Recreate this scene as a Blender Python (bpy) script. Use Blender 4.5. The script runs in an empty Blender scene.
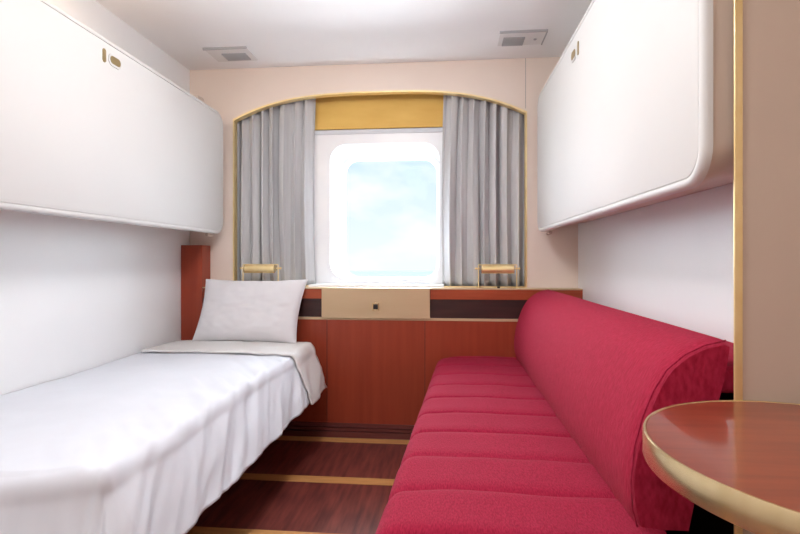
import bpy, bmesh, math, random
from mathutils import Vector, Matrix, noise
random.seed(4)
S = bpy.context.scene
COL = S.collection
PI = math.pi

# ------------------------------------------------------------ materials
def lin(c):
    return tuple(((v/255)/12.92 if v/255 <= .04045 else ((v/255+.055)/1.055)**2.4) for v in c) + (1,)

def mat(name, c, rough=.5, metal=0, c2=None, scale=(8,8,8), detail=4, bump=0, bscale=200, spec=.5, lo=.35, hi=.65,
        aniso=None, sheen=0, coat=0, bdist=.001):
    m = bpy.data.materials.new(name); m.use_nodes = True
    nt = m.node_tree; N = nt.nodes; L = nt.links
    b = N['Principled BSDF']
    b.inputs['Base Color'].default_value = lin(c)
    b.inputs['Roughness'].default_value = rough
    b.inputs['Metallic'].default_value = metal
    b.inputs['Specular IOR Level'].default_value = spec
    b.inputs['Sheen Weight'].default_value = sheen
    b.inputs['Coat Weight'].default_value = coat
    tc = N.new('ShaderNodeTexCoord')
    if c2 is not None:
        mp = N.new('ShaderNodeMapping'); mp.inputs['Scale'].default_value = scale
        n = N.new('ShaderNodeTexNoise'); n.inputs['Scale'].default_value = 1; n.inputs['Detail'].default_value = detail
        r = N.new('ShaderNodeValToRGB')
        r.color_ramp.elements[0].position = lo; r.color_ramp.elements[1].position = hi
        r.color_ramp.elements[0].color = lin(c); r.color_ramp.elements[1].color = lin(c2)
        L.new(tc.outputs['Object'], mp.inputs[0]); L.new(mp.outputs[0], n.inputs['Vector'])
        L.new(n.outputs['Fac'], r.inputs[0]); L.new(r.outputs[0], b.inputs['Base Color'])
    if bump:
        mp2 = N.new('ShaderNodeMapping'); mp2.inputs['Scale'].default_value = aniso or (1,1,1)
        n2 = N.new('ShaderNodeTexNoise'); n2.inputs['Scale'].default_value = bscale; n2.inputs['Detail'].default_value = 3
        bp = N.new('ShaderNodeBump'); bp.inputs['Strength'].default_value = bump; bp.inputs['Distance'].default_value = bdist
        L.new(tc.outputs['Object'], mp2.inputs[0]); L.new(mp2.outputs[0], n2.inputs['Vector'])
        L.new(n2.outputs['Fac'], bp.inputs['Height']); L.new(bp.outputs[0], b.inputs['Normal'])
    return m

M = {}
M['side_wall'] = mat('side_wall_laminate', (236,236,237), .45, c2=(234,234,235), scale=(3,3,3))
M['back_wall'] = mat('back_wall_laminate', (236,220,208), .5, c2=(233,217,205), scale=(3,3,3))
M['ceiling'] = mat('ceiling_paint', (244,243,243), .6, c2=(242,241,241), scale=(4,4,4))
M['partition'] = mat('taupe_laminate', (204,184,168), .5, c2=(201,181,165), scale=(5,5,5))
M['hull'] = mat('hull_lining', (236,236,238), .5, c2=(232,233,236), scale=(4,4,4))
M['frame'] = mat('window_frame_white', (244,245,247), .35, c2=(241,242,245), scale=(6,6,6))
M['seal'] = mat('window_seal', (214,217,222), .5, c2=(208,212,218), scale=(9,9,9))
M['groove'] = mat('panel_joint', (176,168,162), .7, c2=(168,160,154))
M['wood'] = mat('red_cherry_veneer', (172,80,48), .38, c2=(150,64,38), scale=(3,3,30), detail=6, spec=.4)
M['woodv'] = mat('upright_cherry_veneer', (158,66,42), .38, c2=(146,57,36), scale=(24,24,1.6), detail=6, spec=.4)
M['wood_dark'] = mat('dark_wenge', (62,34,32), .4, c2=(50,28,28), scale=(4,4,40))
M['plinth'] = mat('maroon_plinth', (118,58,54), .4, c2=(100,48,46), scale=(3,20,20))
M['satin'] = mat('satin_champagne_metal', (208,182,148), .42, .25, c2=(200,172,136), scale=(1.2,6,6))
M['brass'] = mat('polished_brass', (250,228,174), .36, .7, c2=(244,218,158), scale=(20,20,20))
M['brass_satin'] = mat('satin_brass', (226,204,158), .25, .85, c2=(218,196,148), scale=(60,60,1))
M['bronze'] = mat('muted_bronze', (166,146,104), .4, .5, c2=(156,136,96))
M['gold'] = mat('gold_pelmet_cloth', (222,176,84), .6, c2=(234,194,104), scale=(3,3,9), sheen=.2, lo=.3, hi=.7)
M['curtain'] = mat('grey_curtain_cloth', (202,202,204), .85, c2=(195,195,197), scale=(60,60,4), sheen=.2, bump=.2, bscale=400)
M['linen'] = mat('white_cotton', (216,218,226), .8, c2=(213,215,223), scale=(10,10,10), bump=.15, bscale=500, sheen=.15)
M['linen2'] = mat('cream_cotton', (216,213,212), .8, c2=(213,210,209), scale=(10,10,10), bump=.15, bscale=500, sheen=.15)
M['pillow'] = mat('pillow_cotton', (222,220,223), .8, c2=(219,217,220), scale=(10,10,10), bump=.15, bscale=500, sheen=.15)
M['mattress'] = mat('mattress_ticking', (222,220,220), .8, c2=(214,212,212), scale=(30,30,30))
M['black'] = mat('black_plastic', (30,30,32), .5, c2=(24,24,26))
M['grille'] = mat('vent_grille_grey', (176,176,178), .5, c2=(168,168,170))
M['vent'] = mat('vent_plate_white', (226,224,222), .5, c2=(222,220,218))
M['bunk'] = mat('bunk_moulding', (218,216,214), .6, c2=(216,214,212), scale=(2,2,2), spec=.3)
M['bunk_side'] = mat('bunk_side_moulding', (212,194,180), .5, c2=(208,190,176), scale=(4,4,4))
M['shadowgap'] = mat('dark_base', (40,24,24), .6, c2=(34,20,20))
M['lampwhite'] = mat('lamp_opal', (240,238,232), .4, c2=(236,234,228))

# floor: dark red strips of wood with grain
def floor_mat():
    m = mat('dark_mahogany_floor', (80,32,30), .30, c2=(138,70,62), scale=(9,60,9), detail=8, spec=.5, lo=.3, hi=.75)
    m.node_tree.nodes['Mapping'].inputs['Rotation'].default_value = (0,0,0)
    m.node_tree.nodes['Mapping'].inputs['Scale'].default_value = (46,5,1)
    return m
M['floor'] = floor_mat()
M['inlay'] = mat('oak_inlay', (206,150,92), .4, c2=(190,134,78), scale=(6,60,6))

# ribbed crimson upholstery
def ribbed(name, c, c2, rib):
    m = bpy.data.materials.new(name); m.use_nodes = True
    nt = m.node_tree; N = nt.nodes; L = nt.links; b = N['Principled BSDF']
    b.inputs['Roughness'].default_value = .9; b.inputs['Sheen Weight'].default_value = .05
    b.inputs['Sheen Tint'].default_value = lin((255,170,180)); b.inputs['Specular IOR Level'].default_value = .2
    tc = N.new('ShaderNodeTexCoord'); mp = N.new('ShaderNodeMapping')
    mp.inputs['Scale'].default_value = rib
    L.new(tc.outputs['Object'], mp.inputs[0])
    n = N.new('ShaderNodeTexNoise'); n.inputs['Scale'].default_value = 1; n.inputs['Detail'].default_value = 4
    L.new(mp.outputs[0], n.inputs['Vector'])
    r = N.new('ShaderNodeValToRGB'); r.color_ramp.elements[0].position = .3; r.color_ramp.elements[1].position = .7
    r.color_ramp.elements[0].color = lin(c); r.color_ramp.elements[1].color = lin(c2)
    L.new(n.outputs['Fac'], r.inputs[0])
    L.new(r.outputs[0], b.inputs['Base Color'])
    bp = N.new('ShaderNodeBump'); bp.inputs['Strength'].default_value = .8; bp.inputs['Distance'].default_value = .002
    L.new(n.outputs['Fac'], bp.inputs['Height']); L.new(bp.outputs[0], b.inputs['Normal'])
    return m
M['red'] = ribbed('crimson_ribbed_upholstery', (144,16,46), (176,36,68), (110,420,50))
M['red_seat'] = ribbed('crimson_seat_upholstery', (134,16,44), (166,34,66), (420,110,60))

def glass_mat():
    m = bpy.data.materials.new('clear_window_glass'); m.use_nodes = True
    nt = m.node_tree; N = nt.nodes; L = nt.links
    N.remove(N['Principled BSDF'])
    t = N.new('ShaderNodeBsdfTransparent'); g = N.new('ShaderNodeBsdfGlossy'); g.inputs['Roughness'].default_value = .02
    t.inputs['Color'].default_value = (.97,.985,.99,1)
    mx = N.new('ShaderNodeMixShader'); mx.inputs[0].default_value = .002
    L.new(t.outputs[0], mx.inputs[1]); L.new(g.outputs[0], mx.inputs[2])
    L.new(mx.outputs[0], N['Material Output'].inputs[0])
    return m
M['glass'] = glass_mat()
M['sea'] = mat('pale_sea', (112,136,152), 1, c2=(118,142,156), spec=0, scale=(.05,.05,.05), bump=.3, bscale=1)

# ------------------------------------------------------------ helpers
def link(name, bm, m, parent=None, smooth=False, mods=None):
    me = bpy.data.meshes.new(name); bm.normal_update(); bm.to_mesh(me); bm.free()
    o = bpy.data.objects.new(name, me); COL.objects.link(o)
    me.materials.append(m)
    if smooth:
        me.shade_smooth()
        if smooth == 'auto':
            me.set_sharp_from_angle(angle=math.radians(40))
    if parent: 
        o.parent = parent
        o.matrix_parent_inverse = Matrix.Translation(-parent.location)
    return o

def tag(o, label=None, cat=None, group=None, kind=None):
    if label: o['label'] = label
    if cat: o['category'] = cat
    if group: o['group'] = group
    if kind: o['kind'] = kind
    return o

def thing(name, loc, label, cat, group=None):
    o = bpy.data.objects.new(name, None); COL.objects.link(o); o.location = loc
    o.empty_display_size = .1
    return tag(o, label, cat, group)

def box(bm, x0, x1, y0, y1, z0, z1, bev=0, seg=2):
    r = bmesh.ops.create_cube(bm, size=1)
    vs = r['verts']
    for v in vs:
        v.co = Vector((x0 if v.co.x < 0 else x1, y0 if v.co.y < 0 else y1, z0 if v.co.z < 0 else z1))
    if bev:
        es = list({e for v in vs for e in v.link_edges})
        bmesh.ops.bevel(bm, geom=es, offset=bev, segments=seg, profile=.5, affect='EDGES')

def bx(*a, **k):
    bm = bmesh.new(); box(bm, *a, **k); return bm

def cyl(bm, p, q, r, r2=None, seg=24):
    p, q = Vector(p), Vector(q); d = q-p
    rot = d.to_track_quat('Z','Y').to_matrix().to_4x4()
    bmesh.ops.create_cone(bm, cap_ends=True, segments=seg, radius1=r, radius2=r if r2 is None else r2,
                          depth=d.length, matrix=Matrix.Translation((p+q)/2) @ rot)

def ball(bm, p, r):
    bmesh.ops.create_uvsphere(bm, u_segments=16, v_segments=10, radius=r, matrix=Matrix.Translation(p))

def extr(poly, axis, a, b, bm=None):
    """prism from a 2-D outline; axis 'y': (x,z) outline, 'x': (y,z), 'z': (x,y)"""
    bm = bm or bmesh.new()
    f = {'y': lambda p,t: (p[0],t,p[1]), 'x': lambda p,t: (t,p[0],p[1]), 'z': lambda p,t: (p[0],p[1],t)}[axis]
    A = [bm.verts.new(f(p,a)) for p in poly]; B = [bm.verts.new(f(p,b)) for p in poly]
    bm.faces.new(A); bm.faces.new(B[::-1])
    n = len(poly)
    for i in range(n): bm.faces.new((A[i], B[i], B[(i+1)%n], A[(i+1)%n]))
    bmesh.ops.recalc_face_normals(bm, faces=bm.faces[:])
    return bm

def rrect(x0, x1, z0, z1, r, n=10):
    pts = []
    for cx, cz, a0 in ((x1-r,z1-r,0),(x0+r,z1-r,90),(x0+r,z0+r,180),(x1-r,z0+r,270)):
        for i in range(n+1):
            a = math.radians(a0+90*i/n); pts.append((cx+r*math.cos(a), cz+r*math.sin(a)))
    return pts

def plate_hole(outer, hole, y0, y1):
    bm = bmesh.new()
    rings = []
    for y in (y0, y1):
        O = [bm.verts.new((p[0],y,p[1])) for p in outer]; H = [bm.verts.new((p[0],y,p[1])) for p in hole]
        es = [bm.edges.new((O[i],O[(i+1)%len(O)])) for i in range(len(O))]
        es += [bm.edges.new((H[i],H[(i+1)%len(H)])) for i in range(len(H))]
        bmesh.ops.triangle_fill(bm, edges=es, use_beauty=True, use_dissolve=False)
        rings.append((O,H))
    for k in (0,1):
        A, B = rings[0][k], rings[1][k]
        for i in range(len(A)): bm.faces.new((A[i],A[(i+1)%len(A)],B[(i+1)%len(A)],B[i]))
    bmesh.ops.recalc_face_normals(bm, faces=bm.faces[:])
    return bm

def ring_strip(outer, inner, y0, y1):
    bm = bmesh.new(); n = len(outer)
    V = [[bm.verts.new((p[0],y,p[1])) for p in l] for l in (outer, inner) for y in (y0,y1)]
    o0,o1,i0,i1 = V
    for i in range(n):
        j = (i+1)%n
        bm.faces.new((o0[i],o0[j],i0[j],i0[i])); bm.faces.new((o1[i],i1[i],i1[j],o1[j]))
        bm.faces.new((o0[i],o1[i],o1[j],o0[j])); bm.faces.new((i0[i],i0[j],i1[j],i1[i]))
    bmesh.ops.recalc_face_normals(bm, faces=bm.faces[:])
    return bm

def sweep(bm, pts, r, seg=8):
    """round bar through points"""
    pts = [Vector(p) for p in pts]; rings = []
    for i, p in enumerate(pts):
        d = (pts[min(i+1,len(pts)-1)] - pts[max(i-1,0)]).normalized()
        q = d.to_track_quat('Z','Y')
        rings.append([bm.verts.new(p + q @ Vector((r*math.cos(2*PI*k/seg), r*math.sin(2*PI*k/seg), 0))) for k in range(seg)])
    for a, b in zip(rings, rings[1:]):
        for k in range(seg): bm.faces.new((a[k],a[(k+1)%seg],b[(k+1)%seg],b[k]))
    bm.faces.new(rings[0][::-1]); bm.faces.new(rings[-1])

# ------------------------------------------------------------ key dimensions (metres)
XL, XR, XN = -1.54, .739, .95      # left wall, right wall, right wall on the camera side of the partition
YB, YW = 2.89, 2.79                # arch wall face, wainscot face
YH = 3.045                          # hull lining behind the curtains
YR = -1.15                         # rear of the cabin
H = 2.145

# ------------------------------------------------------------ setting
def struct(name, bm, m, parent=None, **k):
    o = link(name, bm, m, parent, **k)
    if parent is None: o['kind'] = 'structure'
    return o
struct('floor', bx(XL-.1, XN+.1, YR-.1, 3.15, -.1, 0), M['floor'])
struct('ceiling', bx(XL-.1, XN+.1, YR-.1, 3.15, H, H+.1), M['ceiling'])
wl = struct('wall_left', bx(XL-.1, XL, YR-.1, 3.15, 0, H), M['side_wall'])
for y in (.45, 1.56):
    struct('panel_joint', bx(XL-.001, XL+.0015, y-.002, y+.002, 0, H), M['groove'], wl)
struct('wall_right', bx(XR, XN+.1, 1.012, 3.15, 0, H), M['side_wall'])
struct('wall_near_right', bx(XN, XN+.1, YR-.1, 1.012, 0, H), M['partition'])
struct('wall_rear', bx(XL-.1, XN+.1, YR-.1, YR, 0, H), M['partition'])
dr = struct('door_1', bx(-.55, .2, YR, YR+.03, 0, 1.98, bev=.004), M['partition'])
bm = bmesh.new(); cyl(bm, (.1,YR+.03,1), (.1,YR+.08,1), .012); cyl(bm, (.11,YR+.075,1), (-.02,YR+.075,1), .01)
struct('door_handle', bm, M['brass_satin'], dr)

# arch wall: opening with flattened arch
AXL, AXR = -1.270, .457
def arch_z(x, lift=0):
    c = (AXL+AXR)/2; t = (x-c)/((AXR-AXL)/2)
    u = abs(t)
    # long shallow crown, stronger bend towards the springing
    return 1.842 + lift + .142*(1-u**3.1)
xs = [AXL + (AXR-AXL)*i/40 for i in range(41)]
hole = [(AXR, .84)] + [(x, arch_z(x)) for x in reversed(xs)] + [(AXL, .84)]
hole_in = [(AXR-.009, .849)] + [(AXL+.009+(AXR-AXL-.018)*i/40, arch_z(AXL+(AXR-AXL)*i/40)-.008) for i in range(40,-1,-1)] + [(AXL+.009, .849)]
outer = [(XL,.0),(XR,.0),(XR,H),(XL,H)]
wb = struct('wall_back', plate_hole(outer, hole, YB, YB+.035), M['back_wall'])
struct('panel_joint', bx(.448,.451, YB-.0015, YB+.001, 1.86, H), M['groove'], wb)
tr = struct('trim_1', ring_strip(hole, hole_in, YB-.004, YB+.04), M['brass'], smooth='auto')

# hull lining behind the curtains with the window hole
WX0, WX1, WZ0, WZ1 = -.806, -.012, .845, 1.790
OX0, OX1, OZ0, OZ1 = -.712, -.034, .880, 1.712
oh = rrect(OX0, OX1, OZ0, OZ1, .10)
struct('wall_hull', plate_hole([(XL,.0),(XR,.0),(XR,H),(XL,H)], rrect(OX0-.02,OX1+.02,OZ0-.02,OZ1+.02,.12), YH, YH+.04), M['hull'])
# window casing: square outer plate, rounded tunnel, seal, pane
wf = struct('window_1', plate_hole([(WX0,WZ0),(WX1,WZ0),(WX1,WZ1),(WX0,WZ1)], oh, YH-.03, YH), M['frame'])
struct('window_edge_trim', ring_strip([(WX0-.006,WZ0-.002),(WX1+.006,WZ0-.002),(WX1+.006,WZ1+.004),(WX0-.006,WZ1+.004)],
       [(WX0,WZ0+.001),(WX1,WZ0+.001),(WX1,WZ1-.022),(WX0,WZ1-.022)], YH-.036, YH), M['seal'], wf)
struct('window_reveal', ring_strip(rrect(OX0-.02,OX1+.02,OZ0-.02,OZ1+.02,.12), oh, YH, YH+.36), M['frame'], wf, smooth='auto')
struct('window_seal', ring_strip(rrect(OX0-.02,OX1+.02,OZ0-.02,OZ1+.02,.12), rrect(OX0+.03,OX1-.03,OZ0+.006,OZ1-.035,.085), YH+.32, YH+.35), M['frame'], wf, smooth='auto')
struct('window_bead', ring_strip(rrect(OX0-.004,OX1+.004,OZ0-.004,OZ1+.004,.104), rrect(OX0+.006,OX1-.006,OZ0+.006,OZ1-.006,.096), YH-.033, YH-.028), M['frame'], wf, smooth='auto')
struct('window_pane', extr(rrect(OX0+.02,OX1-.02,OZ0+.003,OZ1-.025,.09), 'y', YH+.333, YH+.339), M['glass'], wf)
# sea outside
struct('sea', bx(-500, 300, 30, 560, -11.5, -11.4), M['sea'])

# gold pelmet
pel = link('pelmet', bx(AXL-.03, AXR+.03, YH-.030, YH-.020, 1.800, 2.06, bev=.003), M['gold'])
tag(pel, 'gold coloured pelmet panel above the window, between the tops of the grey curtains', 'pelmet')

# ------------------------------------------------------------ wainscot, ledge and skirting
w = thing('wainscot', (-.3, YB, 0), 'red cherry wood wainscot panelling under the window with a dark inlaid band', 'wall panelling')
link('lower_panel', bx(-1.408, XR-.001, YW, YB-.001, .075, .662), M['woodv'], w)
link('dark_band', bx(-1.408, XR-.001, YW+.006, YB-.001, .676, .781), M['wood_dark'], w)
link('upper_rail', bx(-1.408, XR-.001, YW, YB-.001, .781, .836), M['wood'], w)
link('ledge', bx(-1.408, XR-.001, YW-.003, YB-.001, .836, .843), M['satin'], w)
link('inlay_strip', bx(-1.408, XR-.001, YW-.003, YB-.001, .662, .676), M['satin'], w)
for x in (-.673, -.117, .42):
    link('panel_joint', bx(x-.0015, x+.0015, YW-.001, YW+.002, .075, .662), M['wood_dark'], w)
sill = struct('trim_2', bx(WX0, WX1, YB-.01, YH-.03, .838, .856, bev=.003), M['frame'])
bb = struct('baseboard_back', bx(XL+.001, XR-.001, YW-.012, YW+.03, 0, .03), M['plinth'])
struct('baseboard_moulding', bx(XL+.001, XR-.001, YW-.006, YW+.03, .035, .052), M['plinth'], bb)
struct('baseboard_moulding', bx(XL+.001, XR-.001, YW-.010, YW+.03, .057, .077), M['plinth'], bb)
struct('baseboard_core', bx(XL+.001, XR-.001, YW+.004, YW+.028, .0, .074), M['shadowgap'], bb)

# champagne panel with switch
p = thing('control_panel', (-.41, YW-.008, .67), 'champagne metal panel with a small black socket, set in the panelling below the window', 'panel')
link('plate', bx(-.702, -.089, YW-.012, YW-.003, .672, .842, bev=.002), M['satin'], p)
link('socket', bx(-.406, -.380, YW-.016, YW-.011, .724, .752, bev=.002), M['black'], p)
link('socket_surround', bx(-.413, -.373, YW-.014, YW-.0115, .717, .759, bev=.0008), M['brass_satin'], p)

# corner post
cp = link('corner_post', bx(XL+.001, -1.4095, YW-.005, YB-.001, .08, 1.087, bev=.002), M['woodv'])
tag(cp, 'upright red cherry wood post in the corner behind the left side of the pillow', 'post')

# floor inlays
for y in (2.735, 2.235, 1.765, 1.28, .8, .3, -.2):
    fo = link('floor_inlay', bx(XL+.001, XN-.001, y-.032, y+.032, -.001, .0012), M['inlay'])
    fo['kind'] = 'structure'
for i, o in enumerate([o for o in bpy.data.objects if o.name.startswith('floor_inlay')]):
    o.name = 'trim_%d' % (i+3)

# ------------------------------------------------------------ ceiling vents
def vent(name, x0, y0, x1, y1, gx0, gx1, gy0, gy1, dot, label):
    t = thing(name, ((x0+x1)/2, (y0+y1)/2, H), label, 'vent', None)
    link('plate', bx(x0, x1, y0, y1, H-.006, H-.0005, bev=.002), M['vent'], t)
    link('edge', bx(x0-.004, x1+.004, y0-.010, y0-.0005, H-.010, H-.0005), M['grille'], t)
    g = bmesh.new()
    n = 7
    box(g, gx0, gx1, gy0, gy0+.004, H-.012, H-.006); box(g, gx0, gx1, gy1-.004, gy1, H-.012, H-.006)
    for i in range(n):
        y = gy0 + (gy1-gy0)*(i+.5)/n
        box(g, gx0, gx1, y-.0035, y+.0035, H-.011, H-.0062)
    link('grille', g, M['grille'], t)
    if dot:
        b = bmesh.new(); cyl(b, (dot[0],dot[1],H-.010), (dot[0],dot[1],H-.006), .008); link('screw', b, M['grille'], t)
        link('side_edge', bx(x1-.001, x1+.005, y0, y1, H-.009, H-.0005), M['grille'], t)
vent('ceiling_vent', -1.305, 2.60, -1.07, 2.77, -1.235, -1.10, 2.66, 2.745, None,
     'white ceiling plate with grey air grille, above the left bed')
vent('ceiling_vent', .272, 2.545, .500, 2.70, .294, .402, 2.60, 2.69, (.457,2.63),
     'white ceiling plate with air grille and round screw, above the sofa side')

# ------------------------------------------------------------ curtains
def curtain(name, x0, x1, pl, seed, lean, label):
    rnd = random.Random(seed)
    bm = bmesh.new()
    nx, nz = 150, 34
    ph = [rnd.uniform(-.9,.9) for _ in range(60)]
    z0, z1 = .848, 2.03
    g = []
    for j in range(nz+1):
        t = j/nz; z = z0 + (z1-z0)*t
        row = []
        for i in range(nx+1):
            s = i/nx
            a = s*pl*2*PI
            wob = .55*math.sin(s*7+seed+t*1.7) + .35*math.sin(s*17+seed*2-t*1.1)
            y = math.sin(a+wob*1.5)
            y = math.copysign(abs(y)**.75, y)
            amp = .029 + .007*math.sin(s*11+seed) + .004*math.sin(t*4+s*9)
            x = x0 + (x1-x0)*s + .011*math.sin(2*a+wob) + lean(s,t)
            zz = min(z, arch_z(min(max(x,AXL),AXR)) + .03)
            row.append(bm.verts.new((x, 2.962 + amp*y + .004*math.sin(t*7+s*23), zz)))
        g.append(row)
    for j in range(nz):
        for i in range(nx): bm.faces.new((g[j][i],g[j][i+1],g[j+1][i+1],g[j+1][i]))
    o = link(name, bm, M['curtain'], smooth=True)
    md = o.modifiers.new('thickness','SOLIDIFY'); md.thickness = .0025
    return tag(o, label, 'curtain', 'window curtains')
curtain('curtain', -1.285, -.785, 7.5, 3, lambda s,t: -.012*s*math.sin(t*PI), 'grey pleated curtain left of the window, behind the pillow')
curtain('curtain', -.012, .468, 7.5, 8, lambda s,t: -.018*(1-s)*(1-t)*(t+.3)*2.2, 'grey pleated curtain right of the window, at the sofa end')

# ------------------------------------------------------------ reading lamps
def lamp(cx, label, flip):
    y, zb, zs = 2.845, .843, .950
    t = thing('reading_lamp', (cx, y, zb), label, 'lamp', 'brass reading lamps on the window ledge')
    hw = .106
    for sx in (-1,1):
        b = bmesh.new(); cyl(b, (cx+sx*hw, y, zb+.004), (cx+sx*hw, y, zs+.022), .0032, seg=12)
        link('post', b, M['brass'], t, smooth='auto')
        b = bmesh.new(); cyl(b, (cx+sx*hw, y, zb), (cx+sx*hw, y, zb+.006), .012, seg=20)
        link('foot', b, M['brass'], t, smooth='auto')
        b = bmesh.new(); cyl(b, (cx+sx*(hw-.01), y, zs+.002), (cx+sx*(hw+.012), y, zs+.002), .0045, seg=12)
        ball(b, (cx+sx*(hw+.014), y, zs+.002), .007)
        link('pivot_knob', b, M['brass'], t, smooth='auto')
    b = bmesh.new(); cyl(b, (cx-hw, y, zs+.023), (cx+hw, y, zs+.023), .0035, seg=12)
    link('crossbar', b, M['brass'], t, smooth='auto')
    # half-round shade, open below
    b = bmesh.new(); R_, n, L_ = .029, 20, .088
    pr = [( -R_*math.cos(math.radians(a)), R_*math.sin(math.radians(a))) for a in [ -48 + 230*i/n for i in range(n+1)]]
    pin = [(p_[0]*.9, p_[1]*.9) for p_ in pr][::-1]
    extr([(y+q[0], zs-.004+q[1]) for q in pr+pin], 'x', cx-L_, cx+L_, b)
    sh = link('lamp_shade', b, M['brass'], t, smooth='auto')
    for sx in (-1,1):
        b = bmesh.new(); extr([(y+q[0], zs-.004+q[1]) for q in pr], 'x', cx+sx*L_, cx+sx*(L_+.003), b)
        link('end_cap', b, M['brass_satin'], sh)
    b = bmesh.new(); cyl(b, (cx-.07, y, zs-.004), (cx+.07, y, zs-.004), .009, seg=14)
    link('bulb', b, M['lampwhite'], t, smooth='auto')
    b = bmesh.new(); cyl(b, (cx+.004, y-.02, zb), (cx+.004, y-.02, zb+.009), .008, seg=14)
    link('switch', b, M['black'], t, smooth='auto')
lamp(-1.083, 'small brass reading lamp on the ledge behind the white pillow', 1)
lamp(.288, 'small brass reading lamp on the ledge above the far end of the red sofa', -1)

# ------------------------------------------------------------ folded wall bunks
def bunk(side, xw, xf, y0, y1, z0, z1, label, latch_y, latch_z):
    s = 1 if xf < xw else -1       # direction from face to wall
    t = thing('folding_bunk', (xw, (y0+y1)/2, z0), label, 'bunk bed', 'upper bunks folded against the walls')
    R_ = .075
    def loop(bm, x, ins, rise=0):
        pts = rrect(y0+ins, y1-ins, z0+ins, z1-ins, max(R_-ins,.01), 8)
        out = []
        for (y,z) in pts:
            k = (z1-z)/(z1-z0)
            out.append(bm.verts.new((x, y, z + rise*k)))
        return out
    def skin(bm, loops, cap0=True, cap1=True):
        n = len(loops[0])
        for a,b in zip(loops, loops[1:]):
            for i in range(n): bm.faces.new((a[i],a[(i+1)%n],b[(i+1)%n],b[i]))
        if cap0: bm.faces.new(loops[0])
        if cap1: bm.faces.new(loops[-1])
        bmesh.ops.recalc_face_normals(bm, faces=bm.faces[:])
    bm = bmesh.new()
    d = xw-xf
    skin(bm, [loop(bm, xw-s*.003, .004, .045), loop(bm, xf+d*.25, .006, .014), loop(bm, xf+s*.020, .004)])
    link('shell', bm, M['bunk_side'], t, smooth='auto')
    bm = bmesh.new(); ls = [loop(bm, xf+s*.0195, .0)]
    for k in range(7):
        a = k/6*PI/2
        ls.append(loop(bm, xf+s*(.012*(1-math.sin(a))), .012*(1-math.cos(a))))
    ls += [loop(bm, xf+s*.0005, .017), loop(bm, xf+s*.004, .0185)]
    skin(bm, ls, True, True)
    link('rim', bm, M['bunk'], t, smooth='auto')
    bm = bmesh.new()
    skin(bm, [loop(bm, xf+s*.0042, .0205), loop(bm, xf+s*.0015, .021), loop(bm, xf+s*.0005, .023)])
    link('front_panel', bm, M['bunk'], t, smooth='auto')
    # latch: finger slot and oval pull
    def oval(cy, cz, hy, hz, n=24): return [(cy+hy*math.cos(2*PI*i/n), cz+hz*math.sin(2*PI*i/n)) for i in range(n)]
    r = min
    bm = extr(rrect(latch_y-.068, latch_y-.05, latch_z-.026, latch_z+.026, .0089, 6), 'x', xf+s*.003, xf-s*.002)
    lt = link('latch_slot', bm, M['bronze'], t)
    bm = extr(rrect(latch_y-.036, latch_y+.04, latch_z-.024, latch_z+.024, .022, 8), 'x', xf+s*.003, xf-s*.003)
    pull = link('latch_plate', bm, M['bunk'], t)
    bm = extr(rrect(latch_y-.028, latch_y+.032, latch_z-.015, latch_z+.015, .0145, 8), 'x', xf-s*.0028, xf-s*.0045)
    link('latch_pull', bm, M['bronze'], pull)
    # hinge rod low at the far end
    bm = bmesh.new(); cyl(bm, (xf+s*.05, y1-.11, z0-.006), (xf+s*.05, y1-.05, z0-.006), .010, seg=14)
    link('hinge_pin', bm, M['bunk_side'], t, smooth='auto')
    return t
b1 = bunk('l', XL, -1.297, .62, 2.825, 1.150, 1.853, 'white upper bunk folded against the left wall above the made bed', 1.853, 1.780)
link('bracket', bx(XL+.001, -1.44, 2.80, 2.87, 1.80, 1.965, bev=.006), M['bunk_side'], b1)
b2 = bunk('r', XR, .497, 1.022, 2.80, 1.150, 1.893, 'white upper bunk folded against the right wall above the red sofa', 2.0, 1.80)

# ------------------------------------------------------------ partition with brass edge
pa = thing('partition_panel', (.75, 1.015, 0), 'taupe partition panel beside the sofa end with a brass edge strip', 'partition')
link('panel', bx(.5565, XN-.001, 1.0, 1.012, .001, H-.001), M['partition'], pa)
link('edge_strip', bx(.541, .5562, .995, .9995, .001, H-.001, bev=.0015, seg=3), M['brass'], pa, smooth='auto')

# ------------------------------------------------------------ bed
BX0, BX1, BY0, BY1 = XL+.004, -.765, .99, 2.775
bed = thing('bed', (-1.15, 1.88, 0), 'single bed along the left wall, its base and mattress under the white duvet', 'bed')
link('bed_base', bx(BX0, -.96, 1.12, BY1, .001, .30), M['shadowgap'], bed)
link('mattress', bx(BX0, BX1-.06, BY0+.10, BY1, .30, .495, bev=.04, seg=4), M['mattress'], bed, smooth='auto')

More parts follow.
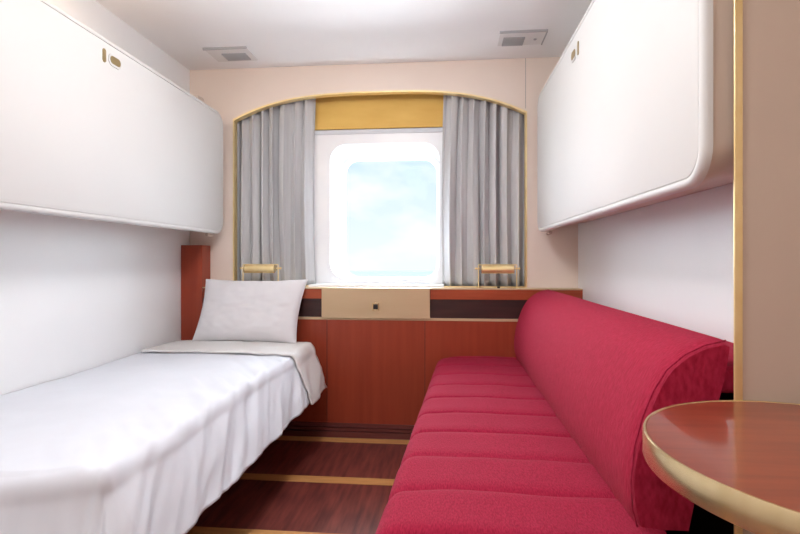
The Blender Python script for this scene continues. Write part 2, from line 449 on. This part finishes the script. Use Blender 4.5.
ZT = .530
def duvet_pt(s, t, lift=0., wr=1.):
    """s: distance from the wall, t: distance from the foot edge (negative = hanging)"""
    sx0 = BX1 - BX0 ; 
    sx0 += .022*noise.noise(Vector((t*3.1, 4.4, 0))) + .008*noise.noise(Vector((t*9, 1.4, 0)))
    hx = max(0, s-sx0); hy = max(0, -t)
    cx = BX0 + min(s, sx0); cy = BY0 + max(t, 0)
    k = max(hx, hy)
    hh = math.hypot(hx, hy)
    cy += .07*min(1,max(0,(s-(sx0-.25))/.25))**2*math.exp(-max(t,0)/.25)
    dx, dy = (hx/hh, -hy/hh) if hh else (0,0)
    r = .05
    if k < r*PI/2:
        a = k/r; o = r*math.sin(a)*.6; d = r*(1-math.cos(a))
    else:
        o = r*.6 + (k-r*PI/2)*.37; d = r + (k-r*PI/2)*.95
    P = Vector((cx + dx*o, cy + dy*o, ZT - d))
    # wrinkles: slanting folds that grow over the edge
    q = Vector((cx*3+P.z*2.2, cy*3.2 + P.z*1.5, 0))
    edge = min(1, max(0, (s-(sx0-.30))/.38)) if s > sx0-.30 else 0
    edge2 = min(1, k/.16)
    dir_ = cy*1.0 + (s-sx0)*1.1 if hy == 0 else cy + (s-sx0)*1.1 - hy*.2
    n1 = noise.noise(Vector((dir_*9, (s-sx0)*4.5, 2.7))) 
    n2 = noise.noise(Vector((dir_*24, (s-sx0)*9, 7.3)))
    n3 = noise.noise(Vector((cx*4, cy*4, 1.3)))
    n4 = noise.noise(Vector((cx*9+cy*6, cy*8, 5.3)))
    P.z += wr*( .006*n3 + .002*n4 + edge*(1-edge2)*(.014*n1+.006*n2))
    rg = 1-2.2*abs(noise.noise(Vector((dir_*6.5+3, (s-sx0)*3+cy, 11.7))))
    rg2 = 1-2.2*abs(noise.noise(Vector((dir_*12, (s-sx0)*5-cy, 4.7))))
    P.z += wr*edge*(1-edge2*.7)*(.007*rg+.003*rg2)
    w_ = wr*edge2*(.010*n1 + .005*n2 + .010*rg + .005*rg2)
    P.x += dx*w_; P.y += dy*w_
    if hy > 0: 
        m1 = noise.noise(Vector((cx*14, hy*3, 9.1))); P.y -= wr*edge2*.018*m1
    P.z += lift*(1-min(1,k/.08)); P.x += dx*lift; P.y += dy*lift
    hem = .004*noise.noise(Vector((cy*6, cx*6, 4)))
    P.z += hem*edge2
    # slight crown in the middle of the bed
    P.z += .012*math.sin(PI*min(1, max(0,(s/sx0))))*(1 if k == 0 else 0) if wr else 0
    P.x = max(P.x, XL+.003)
    return P

def duvet_mesh(s0, s1, t0, t1, ns, nt, lift=0, wr=1):
    bm = bmesh.new(); g = []
    for j in range(nt+1):
        g.append([bm.verts.new(duvet_pt(s0+(s1-s0)*i/ns, t0+(t1-t0)*j/nt, lift, wr)) for i in range(ns+1)])
    for j in range(nt):
        for i in range(ns): bm.faces.new((g[j][i],g[j][i+1],g[j+1][i+1],g[j+1][i]))
    return bm
SW = BX1-BX0
dv = link('duvet', duvet_mesh(.002, SW+.264, -.264, 1.62, 130, 230), M['linen'], smooth=True)
md = dv.modifiers.new('thickness','SOLIDIFY'); md.thickness = .006; md.offset = -1
tag(dv, 'white wrinkled duvet spread over the left bed, hanging over its open side', 'duvet')
# turned back sheet at the head: two layers with a rolled front hem
bm = bmesh.new()
prof = []
t_in, t_out = 1.69, 1.37
for i in range(13): prof.append((t_in + (t_out-t_in)*i/12, .017))
for i in range(1,6):
    a = i/6*PI; prof.append((t_out-.010*math.sin(a), .010+.007*math.cos(a)))
g = []
ns = 110
for (t_, l_) in prof:
    g.append([bm.verts.new(duvet_pt(.03+(SW+.238)*i/ns, t_, l_+.004*noise.noise(Vector((i*.06, t_*6, 3))), 1)) for i in range(ns+1)])
for a, b in zip(g, g[1:]):
    for i in range(ns): bm.faces.new((a[i],a[i+1],b[i+1],b[i]))
fs = link('turned_back_edge', bm, M['linen2'], dv, smooth=True)
fs['label'] = 'cream turned back sheet edge'
md = fs.modifiers.new('thickness','SOLIDIFY'); md.thickness = .005; md.offset = 1

# pillow
def pillow():
    bm = bmesh.new(); n = 40; W, Hh, T = .605, .365, .068
    def P(u, v, sd):
        # u,v in -1..1 ; pinched sides between pointed corners
        x = u*W/2*(1-.055*(1-v*v)**1*abs(u)**4*1.0 ) ; z = v*Hh/2*(1-.07*(1-u*u)*abs(v)**4)
        x *= 1-.02*(1-v*v); 
        b = ((1-abs(u)**2.6)*(1-abs(v)**2.6))**.55
        w_ = .006*noise.noise(Vector((u*3,v*3,sd*5+2)))+.003*noise.noise(Vector((u*8,v*7,sd*5)))
        sag = .012*(1-v)/2
        return Vector((x + .02*v, sd*(T*b*(1+.25*(-v)) + w_*b), z + .004*noise.noise(Vector((u*4,v*4,0)))))
    for sd in (-1, 1):
        g = [[bm.verts.new(P(-1+2*i/n, -1+2*j/n, sd)) for i in range(n+1)] for j in range(n+1)]
        for j in range(n):
            for i in range(n):
                f = (g[j][i],g[j][i+1],g[j+1][i+1],g[j+1][i]); bm.faces.new(f if sd < 0 else f[::-1])
    bmesh.ops.remove_doubles(bm, verts=bm.verts[:], dist=.0005)
    return bm
pl = link('pillow', pillow(), M['pillow'], smooth=True)
pl.location = (-1.080, 2.680, .719); pl.rotation_euler = (math.radians(-14), 0, 0)
tag(pl, 'plump white pillow standing upright at the head of the left bed', 'pillow')
pl.modifiers.new('sub','SUBSURF').levels = 1

# ------------------------------------------------------------ sofa
sofa = thing('sofa', (.35, 1.9, 0), 'long crimson ribbed sofa with a channelled seat along the right wall', 'sofa')
SY0, SY1 = 1.04, 2.782
def seat():
    bm = bmesh.new()
    seams = [.97+.0] ; seams = [1.172+.198*k for k in range(-1,9)]
    ny = 240; g = []
    y0, y1 = .965, SY1
    for j in range(ny+1):
        y = y0 + (y1-y0)*j/ny
        xf = -.207 + .056*y
        # rounded far corner
        rc = .07
        c = max(0, y-(y1-rc))/rc
        xf += rc*(1-math.sqrt(max(0,1-c*c)))
        c2 = max(0, (y0+.04)-y)/.04
        endz = .03*(1-math.sqrt(max(0,1-c2*c2)))
        dmin = min(abs(y-q) for q in seams)
        k = min(1, dmin/.05)
        puff = .010*(math.sqrt(max(0,1-(1-k)**2)) - 1) - .0035*math.exp(-(dmin/.004)**2)
        row = []
        prof = [(0,.322),(0,.36),(0,.40)]
        r = .052
        for a in range(0,9):
            an = a/8*PI/2; prof.append((r*(1-math.cos(an)), .414+r*math.sin(an)))
        for q in range(1,24): prof.append((r + (.43-(xf+r))*q/23 , .466 + .006*math.sin(PI*q/23)))
        for m_, (dx, z) in enumerate(prof):
            tz = max(0, (z-.36)/.106)
            wob = .003*noise.noise(Vector((dx*9, y*5, 1))) * tz
            fx = -puff*.6 if m_ < 8 else 0
            z_ = z + puff*min(1,tz) + wob - endz*tz
            row.append(bm.verts.new((xf+dx+fx, y + .006*math.sin(dx*12)*tz, z_)))
        g.append(row)
    for j in range(ny):
        for i in range(len(g[0])-1): bm.faces.new((g[j][i],g[j][i+1],g[j+1][i+1],g[j+1][i]))
    # close ends, back and underside
    for row in (g[0], g[-1]):
        b = bm.verts.new((row[-1].co.x, row[0].co.y, .322)); bm.faces.new(row+[b])
    bmesh.ops.recalc_face_normals(bm, faces=bm.faces[:])
    return bm
link('seat', seat(), M['red_seat'], sofa, smooth='auto')
link('seat_base', bx(-.02, .60, 1.0, SY1, .06, .33), M['wood_dark'], sofa)
link('plinth', bx(.03, .60, 1.03, SY1-.01, .001, .06), M['shadowgap'], sofa)
# backrest: leaning wedge whose top sweeps back
sec = [(.385,.455),(.372,.50),(.368,.56),(.376,.63),(.392,.69),(.412,.74),(.437,.782),(.470,.812),(.508,.832),(.548,.842),(.558,.838),
       (.556,.82),(.548,.77),(.532,.70),(.512,.61),(.492,.52),(.478,.455)]
def backrest():
    bm = bmesh.new(); ny = 60; g = []
    y0, y1 = SY0-.005, SY1
    # smooth section by catmull subdivision
    def cat(P, n=4):
        out = []
        N_ = len(P)
        for i in range(N_-1):
            p0, p1, p2, p3 = [Vector(P[max(0,min(N_-1,i+k))]) for k in (-1,0,1,2)]
            for q in range(n):
                t = q/n
                out.append(.5*((2*p1)+(p2-p0)*t+(2*p0-5*p1+4*p2-p3)*t*t+(3*p1-p0-3*p2+p3)*t**3))
        out.append(Vector(P[-1])); return out
    front = cat(sec[:10]); back = cat(sec[10:])
    P = front + back
    cen = Vector((.46,.65))
    for j in range(ny+1):
        y = y0 + (y1-y0)*j/ny
        e = min(y-y0, y1-y)
        q = max(0, 1-e/.012); ins = .010*(1-math.sqrt(max(0,1-q*q)))
        row = []
        for p_ in P:
            d = (cen-p_); d = d.normalized()*ins
            bulge = 0.003*math.sin(PI*(y-y0)/(y1-y0))
            n_ = .0025*noise.noise(Vector((p_.x*8, y*3, p_.y*6)))
            row.append(bm.verts.new((p_.x+d.x - n_ - (bulge if p_.x < .45 else 0), y, p_.y+d.y)))
        g.append(row)
    n = len(P)
    for a,b in zip(g, g[1:]):
        for i in range(n): bm.faces.new((a[i],a[(i+1)%n],b[(i+1)%n],b[i]))
    bm.faces.new(g[0]); bm.faces.new(g[-1])
    bmesh.ops.recalc_face_normals(bm, faces=bm.faces[:])
    return bm
br = link('backrest', backrest(), M['red'], sofa, smooth='auto')
# piping along the end seam
bm = bmesh.new(); sweep(bm, [(x-.001, SY0-.004, z) for x,z in sec[:10]], .0018); 
link('piping', bm, M['red_seat'], br, smooth=True)
# upholstered ledge between backrest and wall
link('back_ledge', bx(.50, XR-.002, SY0, SY1, .735, .790, bev=.012, seg=3), M['red'], sofa, smooth='auto')
link('back_support', bx(.60, XR-.002, SY0+.03, SY1, .30, .735), M['shadowgap'], sofa)

# ------------------------------------------------------------ round table
TX, TY, TR, TZ = .556, .734, .262, .737
tb = thing('side_table', (TX, TY, 0), 'round cherry wood table with a broad satin brass rim beside the sofa end', 'table')
def disc(z0, z1, r, bev=0, r0=0):
    bm = bmesh.new(); n = 128
    prof = [(0,z0),(r-bev,z0),(r,z0+bev),(r,z1-bev),(r-bev,z1),(0,z1)] if bev else [(0,z0),(r,z0),(r,z1),(0,z1)]
    rows = []
    for q, z in prof:
        if q == 0: rows.append([bm.verts.new((TX,TY,z))])
        else: rows.append([bm.verts.new((TX+q*math.cos(2*PI*k/n), TY+q*math.sin(2*PI*k/n), z)) for k in range(n)])
    for a,b in zip(rows, rows[1:]):
        for k in range(n):
            k2 = (k+1)%n
            if len(a) == 1: bm.faces.new((a[0], b[k2], b[k]))
            elif len(b) == 1: bm.faces.new((a[k], a[k2], b[0]))
            else: bm.faces.new((a[k],a[k2],b[k2],b[k]))
    bmesh.ops.recalc_face_normals(bm, faces=bm.faces[:])
    return bm
M['table'] = mat('table_cherry_veneer', (146,70,46), .3, c2=(128,58,38), scale=(5,46,5), detail=7, coat=.5)
M['table'].node_tree.nodes['Mapping'].inputs['Rotation'].default_value = (0,0,math.radians(60))
link('tabletop', disc(TZ-.034, TZ-.0015, TR-.006), M['table'], tb, smooth='auto')
n = 128
bm = bmesh.new()
pr = [(TR-.006,TZ-.036),(TR-.001,TZ-.040),(TR,TZ-.037),(TR,TZ-.003),(TR-.0015,TZ-.0003),(TR-.0045,TZ-.0003),(TR-.006,TZ-.002)]
rows = [[bm.verts.new((TX+q*math.cos(2*PI*k/n), TY+q*math.sin(2*PI*k/n), z)) for k in range(n)] for q,z in pr]
for a,b in zip(rows, rows[1:]+rows[:1]):
    for k in range(n): bm.faces.new((a[k],a[(k+1)%n],b[(k+1)%n],b[k]))
bmesh.ops.recalc_face_normals(bm, faces=bm.faces[:])
link('rim', bm, M['brass_satin'], tb, smooth='auto')
bm = bmesh.new(); cyl(bm, (TX+.12,TY,.02), (TX+.12,TY,TZ-.034), .03, seg=32); link('pedestal', bm, M['brass_satin'], tb, smooth='auto')
bm = bmesh.new(); cyl(bm, (TX+.12,TY,.001), (TX+.12,TY,.022), .17, .16, seg=48); link('foot_plate', bm, M['brass_satin'], tb, smooth='auto')

# ------------------------------------------------------------ cabin lamps, two of the ceiling lamps added for fill
def ceiling_lamp(x, y, r, power, col, label, upglow=0):
    t = thing('ceiling_lamp', (x,y,H), label, 'ceiling lamp', 'round ceiling lamps')
    bm = bmesh.new(); cyl(bm, (x,y,H-.02), (x,y,H-.001), r+.02, seg=48); link('housing', bm, M['vent'], t, smooth='auto')
    l = bpy.data.lights.new('ceiling_light','AREA'); l.shape = 'DISK'; l.size = 2*r; l.energy = power; l.color = col
    o = bpy.data.objects.new('ceiling_light', l); COL.objects.link(o); o.location = (x,y,H-.022)
    if upglow:
        l = bpy.data.lights.new('ceiling_fill','POINT'); l.energy = upglow; l.color = col; l.shadow_soft_size = .10  # bare point light added below the housing to brighten the ceiling
        o = bpy.data.objects.new('ceiling_fill', l); COL.objects.link(o); o.location = (x,y,H-.16)
ceiling_lamp(-.40, 1.62, .22, 4, (.97,.985,1), 'round ceiling lamp over the strip of floor between bed and sofa', 7.5)
ceiling_lamp(-.38, .62, .22, 4, (.97,.985,1), 'added round ceiling lamp, unseen, spreading fill light over the near half of the cabin', 4)  # extra lamp added out of view to spread the light along the cabin
bl = thing('berth_light', (-1.50, 1.42, 2.02), 'small warm light on the left wall above the folded upper bunk', 'wall lamp')
bm = bmesh.new(); cyl(bm, (XL+.001,1.42,2.02), (XL+.012,1.42,2.02), .03); link('backplate', bm, M['brass_satin'], bl, smooth='auto')
bm = bmesh.new(); cyl(bm, (XL+.012,1.42,2.02), (XL+.05,1.42,2.02), .014, .022); link('spout', bm, M['brass_satin'], bl, smooth='auto')
l = bpy.data.lights.new('berth_bulb','POINT'); l.energy = 3; l.color = (1,.78,.55); l.shadow_soft_size = .03
o = bpy.data.objects.new('berth_bulb', l); COL.objects.link(o); o.location = (XL+.10,1.42,2.02)
ceiling_lamp(-.35, -.55, .24, 5, (.96,.98,1), 'added round ceiling lamp, unseen, giving fill light from the door end', 6)  # added out of view as fill from the rear

# sun that only reaches the window reveal
sn = bpy.data.lights.new('sun','SUN'); sn.energy = 1.6; sn.angle = .03; sn.color = (1,.97,.92)
so = bpy.data.objects.new('sun', sn); COL.objects.link(so)
so.rotation_euler = Vector((-.62,-.30,-.72)).to_track_quat('-Z','Y').to_euler()

# broad daylight of the open bright sky over the sea, entering by the window
dl = bpy.data.lights.new('sky_daylight','SUN'); dl.energy = 24.0; dl.angle = 1.9; dl.color = (.84,.93,1)
do = bpy.data.objects.new('sky_daylight', dl); COL.objects.link(do)
do.rotation_euler = Vector((0,-1,-.25)).to_track_quat('-Z','Y').to_euler()

# ------------------------------------------------------------ sky
wd = bpy.data.worlds.new('sky'); S.world = wd; wd.use_nodes = True
nt = wd.node_tree; N = nt.nodes; L = nt.links
bg = N['Background']; bg.inputs['Strength'].default_value = .70
tc = N.new('ShaderNodeTexCoord'); sep = N.new('ShaderNodeSeparateXYZ'); L.new(tc.outputs['Generated'], sep.inputs[0])
r1 = N.new('ShaderNodeValToRGB'); e = r1.color_ramp.elements
e[0].position = 0; e[0].color = (.90,.96,.99,1); e[1].position = .35; e[1].color = (.50,.74,.95,1)
L.new(sep.outputs['Z'], r1.inputs[0])
mp = N.new('ShaderNodeMapping'); mp.inputs['Scale'].default_value = (5,5,11)
L.new(tc.outputs['Generated'], mp.inputs[0])
nz = N.new('ShaderNodeTexNoise'); nz.inputs['Scale'].default_value = 1; nz.inputs['Detail'].default_value = 5
L.new(mp.outputs[0], nz.inputs['Vector'])
r2 = N.new('ShaderNodeValToRGB'); r2.color_ramp.elements[0].position = .46; r2.color_ramp.elements[1].position = .64
L.new(nz.outputs['Fac'], r2.inputs[0])
mx = N.new('ShaderNodeMix'); mx.data_type = 'RGBA'
L.new(r2.outputs[0], mx.inputs[0]); L.new(r1.outputs[0], mx.inputs[6]); mx.inputs[7].default_value = (1.0,1.02,1.03,1)
L.new(mx.outputs[2], bg.inputs['Color'])

# ------------------------------------------------------------ camera
cd = bpy.data.cameras.new('camera'); cam = bpy.data.objects.new('camera', cd); COL.objects.link(cam)
cam.location = (0,0,1.0)
cd.sensor_width = 36; cd.lens = 36*500/800
cam.rotation_euler = (PI/2, 0, math.atan(46/500))
cd.shift_y = -(267-260)/800
cd.clip_start = .02; cd.clip_end = 2000
S.camera = cam
vs = S.view_settings
vs.view_transform = 'Standard'; vs.look = 'None'; vs.exposure = .68; vs.gamma = 1; vs.use_curve_mapping = False
